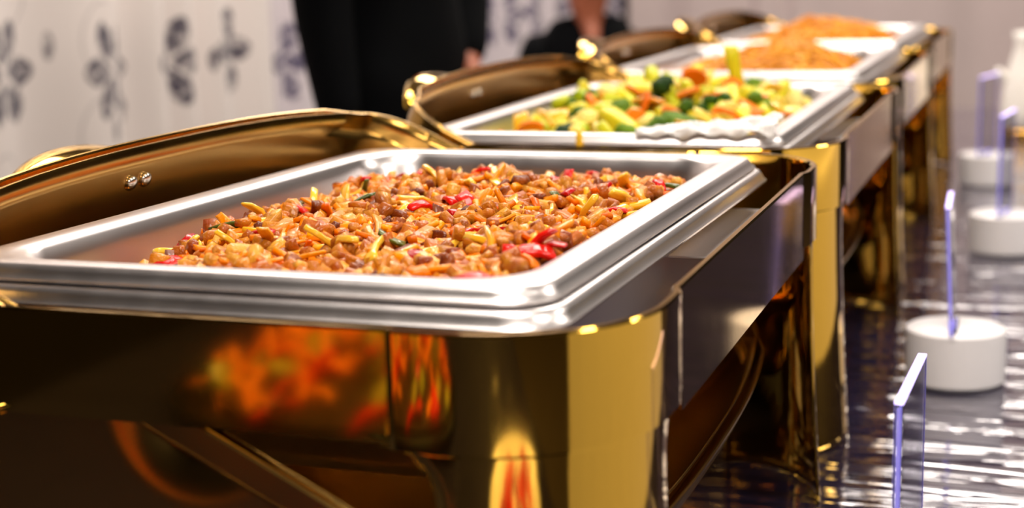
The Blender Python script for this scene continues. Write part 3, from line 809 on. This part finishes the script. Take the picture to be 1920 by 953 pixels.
# ---- noodle pans
NOOD = [(212, 134, 0), (228, 158, 2), (194, 110, 0), (238, 176, 14)]
M['noodle'] = food('fried_noodles', NOOD, attr=True, rough=.45, bump=.15, coat=.1)
def noodles(k, hf, label, n=420, seed=0):
    g = random.Random(seed); b = Bag(); dx, dy = DISH[k]
    P = lambda x, y, z: (dx+x, dy-.2665+y, Z0+.002+z)
    V = []; F = []; gx, gy = 26, 44
    for j in range(gy+1):
        for i in range(gx+1):
            x = -.138+.276*i/gx; y = .030+.472*j/gy
            V.append(P(x, y, max(hf(x, y)-.005, -.056) if 0 < i < gx and 0 < j < gy else -.056))
    for j in range(gy):
        for i in range(gx): F.append((j*(gx+1)+i, j*(gx+1)+i+1, (j+1)*(gx+1)+i+1, (j+1)*(gx+1)+i))
    b.add(V, F, 0, .2)
    for q in range(n):
        x, y = g.uniform(-.125, .118), g.uniform(.05, .48); a = g.uniform(0, 6.28); pts = []; ca = g.uniform(-.5, .5); off = g.uniform(-.002, .006)
        for s in range(11):
            x = min(.128, max(-.130, x)); y = min(.495, max(.035, y))
            pts.append(P(x, y, hf(x, y)+off+.0025*math.sin(s*1.3+q)))
            x += .011*math.cos(a); y += .011*math.sin(a); a += ca + g.uniform(-.45, .45)
        b.add(*tube_data(pts, .0018, 5), 0, g.random())
    return tag(b.build('noodle_heap', [M['noodle']]), label, 'noodles', kind='stuff')
n3 = vnoise(31, 6, 38); n4 = vnoise(37, 6, 38)
noodles(2, lambda x, y: -.020+.036*math.exp(-((x-.025)/.085)**2-((y-.30)/.14)**2)+.007*n3(x, y)-.022*(1-sst(-.14, -.09, x))-.014*sst(.09, .135, x)-.014*sst(.42, .5, y), 'tangled heap of brown noodles in the pan behind the vegetables', seed=3)
noodles(3, lambda x, y: -.012+.034*math.exp(-((x-.01)/.085)**2-((y-.26)/.15)**2)+.009*n4(x, y)-.022*(1-sst(-.14, -.09, x))-.014*sst(.09, .135, x)-.014*sst(.42, .5, y), 'tangled heap of brown noodles in the farthest pan', seed=5)

# ---- salad platter and pepper bowl standing before the row (mirrored in the gold apron)
def platter(name, loc, rx, ry, label, cat):
    L = []
    for k, z in ((.55, 0), (.60, .001), (.85, .010), (1.0, .018), (1.0, .020), (.97, .0205), (.84, .013), (.6, .005), (.02, .004)):
        L.append([(rx*k*math.cos(6.283*i/48), ry*k*math.sin(6.283*i/48), z) for i in range(48)])
    o = link(name, loft(L, True, True), M['black_tray']); o.location = loc; return tag(o, label, cat)
SL = Vector((-.22, -.74, TABLE))
platter('salad_platter', SL, .20, .17, 'oval black platter of raw salad standing before the nearest dish', 'platter')
M['lettuce'] = food('dark_lettuce', [(40, 44, 8), (66, 60, 12), (50, 30, 10)], rough=.5, bump=1, bscale=120, coat=0)
M['cuc'] = food('cucumber', [(150, 150, 60), (170, 160, 70), (120, 132, 40)], rough=.3, bump=.1)
M['skin_green'] = pbr('cucumber_peel', (26, 50, 18), rough=.3, var=.3, vscale=60)
sal_c = [piece(random.uniform(.05, .08), .007, .0035, 700+i, roundness=.2, bend=random.uniform(-.8, .8), curl=random.uniform(-.8, .8)) for i in range(5)]
sal_r = [piece(random.uniform(.05, .07), .013, .004, 720+i, roundness=.2, bend=random.uniform(.4, 1.2), curl=random.uniform(-.5, .5)) for i in range(4)]
cu = lathe([(.0145, -.002), (.0165, -.0015), (.0165, .0015), (.0145, .002)], 24)
def cucumber(loc, eul):
    e = empty('cucumber_slice', loc); e.rotation_euler = eul; tag(e, 'cucumber slice in the salad before the nearest dish', 'cucumber', 'cucumber slices on the salad platter')
    link('flesh', cu, M['cuc'], e); link('peel', PEEL, M['skin_green'], e)
PEEL = loft([[(r_*math.cos(6.283*i/24), r_*math.sin(6.283*i/24), z) for i in range(24)] for r_, z in ((.0164, -.0024), (.0176, -.0022), (.0176, .0022), (.0164, .0024))])
def hs(x, y): return .022 + .050*max(0, 1-(x/.16)**2-(y/.135)**2)
def spos():
    while True:
        x, y = random.uniform(-.15, .15), random.uniform(-.125, .125)
        if (x/.15)**2+(y/.125)**2 < 1: return SL + Vector((x, y, hs(x, y)+random.uniform(-.004, .006)))
V = []; F = []
L = [[(.155*k*math.cos(6.283*i/40), .13*k*math.sin(6.283*i/40), hs(.155*k*math.cos(6.283*i/40), .13*k*math.sin(6.283*i/40))-.008) for i in range(40)] for k in (1, .85, .7, .5, .3, .02)]
bed = link('shredded_lettuce', loft(L, False, True), M['lettuce']); bed.location = SL; tag(bed, 'bed of dark shredded lettuce under the salad pieces', 'lettuce', kind='stuff')
for k in range(60): put('carrot_ribbon', random.choice(sal_c), M['carrot2'], spos(), ori(25), 'long raw carrot ribbon on the salad platter', 'carrot', 'carrot ribbons on the salad platter')
for k in range(34): put('red_pepper_strip', random.choice(sal_r), M['red'], spos(), ori(25), 'curved red pepper strip on the salad platter', 'pepper', 'red pepper strips on the salad platter')
for k in range(26): cucumber(spos(), ori(35))
BW = Vector((.300, -.36, TABLE))
bo = link('pepper_bowl', fixn(lathe([(.05, 0), (.055, .004), (.095, .035), (.115, .070), (.112, .071), (.090, .038), (.05, .010), (.001, .009)], 48)), M['ceramic']); bo.location = BW; tag(bo, 'white bowl of pepper strips standing before the near right leg', 'bowl')
for k in range(40):
    a = random.uniform(0, 6.28); r_ = .085*math.sqrt(random.random())
    kind_ = k % 3
    put(('red_pepper_strip', 'yellow_pepper_strip', 'red_pepper_strip')[kind_], random.choice(sal_r), (M['red'], M['yellow'], M['red'])[kind_] , BW+Vector((r_*math.cos(a), r_*math.sin(a), .055+.03*(1-r_/.09)+random.uniform(-.006, .006))), ori(22),
        ('red', 'yellow', 'red')[kind_]+' pepper strip in the white bowl before the chafing dish', 'pepper', ('red', 'yellow', 'red')[kind_]+' pepper strips in the white bowl', .85)

# ------------------------------------------------------------------ people
def slim(J):
    """the parts of the body that clothing covers stay inside it"""
    for k, v in J.items():
        if k in ('pelvis', 'waist', 'chest') or k[1:] in ('sh', 'el', 'hip', 'kn'): J[k] = (*v[:3], v[3]*.72)
    return J
def skin_mesh(name, J, E, mat, parent, root, sub=2):
    """continuous figure grown around connected joints: J name -> (x, y, z, radius)"""
    ks = list(J); idx = {k: i for i, k in enumerate(ks)}
    me = bpy.data.meshes.new(name); me.from_pydata([J[k][:3] for k in ks], [(idx[a], idx[b]) for a, b in E], []); me.update()
    me.materials.append(mat)
    o = bpy.data.objects.new(name, me); C.objects.link(o); o.parent = parent
    sk = o.modifiers.new('skin', 'SKIN'); sk.use_smooth_shade = True; sk.branch_smoothing = .6
    for k in ks:
        d = me.skin_vertices[0].data[idx[k]]; r = J[k][3]; d.radius = r if isinstance(r, tuple) else (r, r); d.use_root = (k == root)
    ss = o.modifiers.new('sub', 'SUBSURF'); ss.levels = sub; ss.render_levels = sub
    return o
def hand(J, E, w, fw, side, pre, curl=.35):
    """palm and five fingers beyond the wrist joint w; fw = direction of the fingers, side = towards the thumb"""
    W = Vector(J[w][:3]); f = Vector(fw).normalized(); sd = Vector(side); sd = (sd - f*sd.dot(f)).normalized(); n = f.cross(sd).normalized()
    if n.z > 0: n = -n
    P = W + f*.045; J[pre+'palm'] = (*P, .021); E.append((w, pre+'palm'))
    for k, (o, ln) in enumerate(((.026, .068), (.009, .078), (-.009, .072), (-.025, .056))):
        b0 = P + f*.035 + sd*o; J['%sk%d' % (pre, k)] = (*b0, .0105); E.append((pre+'palm', '%sk%d' % (pre, k)))
        d = f.copy(); q = b0; last = '%sk%d' % (pre, k)
        for j, fr_ in enumerate((.45, .32, .23)):
            d = (d + n*curl).normalized(); q = q + d*ln*fr_; nm_ = '%sf%d%d' % (pre, k, j); J[nm_] = (*q, .0092-.0010*j); E.append((last, nm_)); last = nm_
    q = W + f*.03 + sd*.022; last = pre+'palm'; d = (f*.6+sd*.8).normalized()
    for j in range(3):
        q = q + d*(.030, .026, .020)[j]; d = (d + f*.35 + n*curl*.5).normalized(); nm_ = '%st%d' % (pre, j); J[nm_] = (*q, .0105-.001*j); E.append((last, nm_)); last = nm_
def blob(r, sc=(1, 1, 1), c=(0, 0, 0), sub=3):
    bm = bmesh.new(); bmesh.ops.create_icosphere(bm, subdivisions=sub, radius=r)
    for v in bm.verts: v.co = Vector((v.co.x*sc[0]+c[0], v.co.y*sc[1]+c[1], v.co.z*sc[2]+c[2]))
    me = bpy.data.meshes.new('blob'); bm.to_mesh(me); bm.free(); return me
def face(parent, c, long_hair):
    """c = centre of the head; the face looks along +x"""
    x, y, z = c
    for s in (-1, 1):
        link('eye', blob(.0115, (1, 1, .75), (x+.082, y+s*.031, z+.012)), M['eye'], parent)
        link('pupil', blob(.0055, (.5, 1, 1), (x+.0925, y+s*.031, z+.012), 2), M['hair'], parent)
        link('eyebrow', blob(.016, (.3, 1, .22), (x+.090, y+s*.032, z+.034)), M['hair'], parent)
        link('ear', blob(.028, (.6, .3, 1), (x-.004, y+s*.079, z+.002)), M['skin'], parent)
    link('nose', blob(.014, (1.1, .8, 1.7), (x+.096, y, z-.012)), M['skin'], parent)
    link('mouth', blob(.022, (.4, 1, .32), (x+.083, y, z-.050)), M['lips'], parent)
    bm = bmesh.new(); bmesh.ops.create_icosphere(bm, subdivisions=4, radius=1)
    cut = [v for v in bm.verts if (v.co.x > .15 and v.co.z < .42) or (not long_hair and v.co.z < -.45) or (v.co.x > -.1 and v.co.z < -.25)]
    bmesh.ops.delete(bm, geom=cut, context='VERTS')
    for v in bm.verts:
        p = v.co.copy(); q = Vector((p.x*.104, p.y*.094, p.z*.106))
        if long_hair and p.z < -.2: q.z *= 1.6
        v.co = q + Vector((x-.006, y, z+.030))
    me = bpy.data.meshes.new('hair'); bm.to_mesh(me); bm.free(); solidify(link('hair', me, M['hair'], parent), .008)

def standing(loc, rz, label):
    e = empty('person', loc, rz); tag(e, label, 'person')
    J = dict(pelvis=(0, 0, .93, .125), waist=(0, 0, 1.07, .105), chest=(0, 0, 1.26, .12), nb=(0, 0, 1.40, .060), neck=(.012, 0, 1.47, .050), jaw=(.034, 0, 1.530, .078), head=(.022, 0, 1.585, .098), top=(.010, 0, 1.650, .084))
    E = [('pelvis', 'waist'), ('waist', 'chest'), ('chest', 'nb'), ('nb', 'neck'), ('neck', 'jaw'), ('jaw', 'head'), ('head', 'top')]
    for s, n in ((1, 'l'), (-1, 'r')):
        J.update({n+'sh': (0, s*.165, 1.365, .056), n+'el': ((-.01, .20, 1.11, .042) if s > 0 else (-.02, -.175, 1.09, .042)), n+'wr': ((.085, .10, .945, .027) if s > 0 else (.03, -.18, .84, .027)),
                  n+'hip': (0, s*.085, .86, .088), n+'kn': (.015, s*.085, .48, .058), n+'an': (-.01, s*.085, .09, .040), n+'toe': (.14, s*.095, .035, .032)})
        E += [('nb', n+'sh'), (n+'sh', n+'el'), (n+'el', n+'wr'), ('pelvis', n+'hip'), (n+'hip', n+'kn'), (n+'kn', n+'an'), (n+'an', n+'toe')]
    cJ = {k: (*v[:3], v[3]+.016) for k, v in J.items()}
    cE = [x for x in E if not ({'neck', 'jaw', 'head', 'top'} & set(x))]
    for n in 'lr':
        a = Vector(J[n+'el'][:3]); b = Vector(J[n+'wr'][:3]); p = a.lerp(b, .9); cJ[n+'wr'] = (*p, .040)
        cJ[n+'an'] = (*J[n+'an'][:3], .052)
    cE = [x for x in cE if 'toe' not in x[1]]
    for k in ('neck', 'jaw', 'head', 'top', 'ltoe', 'rtoe'): cJ.pop(k)
    cJ['waist'] = (0, 0, 1.07, .145); cJ['pelvis'] = (0, 0, .93, .165)
    hand(J, E, 'lwr', (.9, -.25, -.25), (.2, -1, .3), 'l'); hand(J, E, 'rwr', (.15, .05, -1), (1, .3, 0), 'r')
    skin_mesh('body', slim(J), E, M['skin'], e, 'pelvis'); skin_mesh('clothing', cJ, cE, M['black'], e, 'pelvis')
    face(e, (.022, 0, 1.59), True)
    for s in (-1, 1): link('shoe', blob(.06, (2.3, .85, .85), (.055, s*.09, .050)), M['chair'], e)
    return e
standing((-.785, 2.05, 0), math.radians(-20), 'person in black clothing standing behind the second dish, hands at the lid')

def seated(loc, rz, label):
    e = empty('person', loc, rz); tag(e, label, 'person')
    J = dict(pelvis=(0, 0, .54, .120), waist=(.01, 0, .66, .105), chest=(.02, 0, .80, .115), nb=(.02, 0, .925, .062), neck=(.030, 0, .985, .056), jaw=(.058, 0, 1.045, .078), head=(.045, 0, 1.105, .098), top=(.030, 0, 1.170, .084),
             st1=(.072, .004, .945, .034), st2=(.118, .012, .885, .022))
    E = [('pelvis', 'waist'), ('waist', 'chest'), ('chest', 'nb'), ('nb', 'neck'), ('neck', 'jaw'), ('jaw', 'head'), ('head', 'top'), ('neck', 'st1'), ('st1', 'st2')]
    for s, n in ((1, 'l'), (-1, 'r')):
        J.update({n+'sh': (.005, s*.125, .880, .050), n+'el': (.02, s*.20, .66, .042), n+'wr': (.22, s*.10, .60, .027),
                  n+'hip': (.05, s*.09, .53, .085), n+'kn': (.42, s*.10, .52, .060), n+'an': (.40, s*.10, .09, .040), n+'toe': (.54, s*.10, .035, .032)})
        E += [('nb', n+'sh'), (n+'sh', n+'el'), (n+'el', n+'wr'), ('pelvis', n+'hip'), (n+'hip', n+'kn'), (n+'kn', n+'an'), (n+'an', n+'toe')]
    drop = {'neck', 'jaw', 'head', 'top', 'st1', 'st2', 'ltoe', 'rtoe'}
    cJ = {k: (*v[:3], v[3]+.016) for k, v in J.items() if k not in drop}; cE = [x for x in E if not (drop & set(x))]
    cJ['chest'] = (.02, 0, .80, .150); cJ['nb'] = (.000, 0, .915, .105); cJ['collar'] = (.012, 0, .965, .078); cE.append(('nb', 'collar')); cJ['lsh'] = (.01, .150, .905, .098); cJ['rsh'] = (.01, -.150, .905, .098)
    for n in 'lr':
        a = Vector(J[n+'el'][:3]); b = Vector(J[n+'wr'][:3]); cJ[n+'wr'] = (*a.lerp(b, .9), .040); cJ[n+'an'] = (*J[n+'an'][:3], .052)
    hand(J, E, 'lwr', (.9, -.25, -.2), (.2, -1, .3), 'l'); hand(J, E, 'rwr', (.9, .25, -.2), (.2, 1, .3), 'r')
    skin_mesh('body', slim(J), E, M['skin'], e, 'pelvis'); skin_mesh('shirt', cJ, cE, M['black2'], e, 'pelvis')
    face(e, (.045, 0, 1.11), False)
    for s in (-1, 1): link('shoe', blob(.06, (2.3, .85, .85), (.455, s*.10, .050)), M['chair'], e)
    return e
PR = math.radians(-72)
seated((-1.02, 4.12, 0), PR, 'person in a black V neck shirt sitting by the floral curtain')
ch = empty('chair', (-1.02, 4.12, 0), PR); tag(ch, 'dark chair under the seated person by the curtain', 'chair')
link('seat', box(.42, .44, .04, .012, c=(.04, 0, .395)), M['chair'], ch); link('backrest', box(.03, .42, .30, .012, c=(-.185, 0, .66)), M['chair'], ch)
for sx in (-.14, .22):
    for sy in (-.19, .19): link('leg', box(.035, .035, .38, .004, c=(sx, sy, .19)), M['chair'], ch)
for sy in (-.19, .19): link('back_post', box(.028, .03, .45, .004, c=(-.165, sy, .60)), M['chair'], ch)

# crumpled film over the near right corner of the vegetable pan
def film():
    g = random.Random(4); n, k = 26, 16; V = []; F = []
    for j in range(k+1):
        for i in range(n+1):
            u, v = i/n, j/k
            x = .040+.118*u; y = -.002+(.022+.030*u)*v
            z = .003 + .0045*abs(math.sin(9*u+5*v+1.2*math.sin(7*v)))*(.4+u) + .0022*math.sin(31*u+17*v) + .006*u*v
            if v < .12: z -= .004*(1-v/.12)
            V.append((x, y, z))
    for j in range(k):
        for i in range(n): F.append((j*(n+1)+i, j*(n+1)+i+1, (j+1)*(n+1)+i+1, (j+1)*(n+1)+i))
    return mesh('film', V, F)
M['film'] = pbr('crumpled_film', (232, 228, 226), rough=.22, bump=.3, bscale=90, Transmission_Weight=.25)
fo = link('crumpled_film', film(), M['film']); fo.location = (D2[0], D2[1]-.2665, Z0-.002); solidify(fo, .0004)
tag(fo, 'crumpled white film lying over the near right corner of the vegetable pan', 'film')
# a drip of sauce and vegetable on the near rim of the vegetable pan
put('sauce_drip', piece(.006, .005, .022, 901, roundness=.5), M['yellow'], pan2(-.008, -.006, -.006), (0, 0, 0), 'yellow sauce drip running over the near rim of the vegetable pan', 'sauce', None)
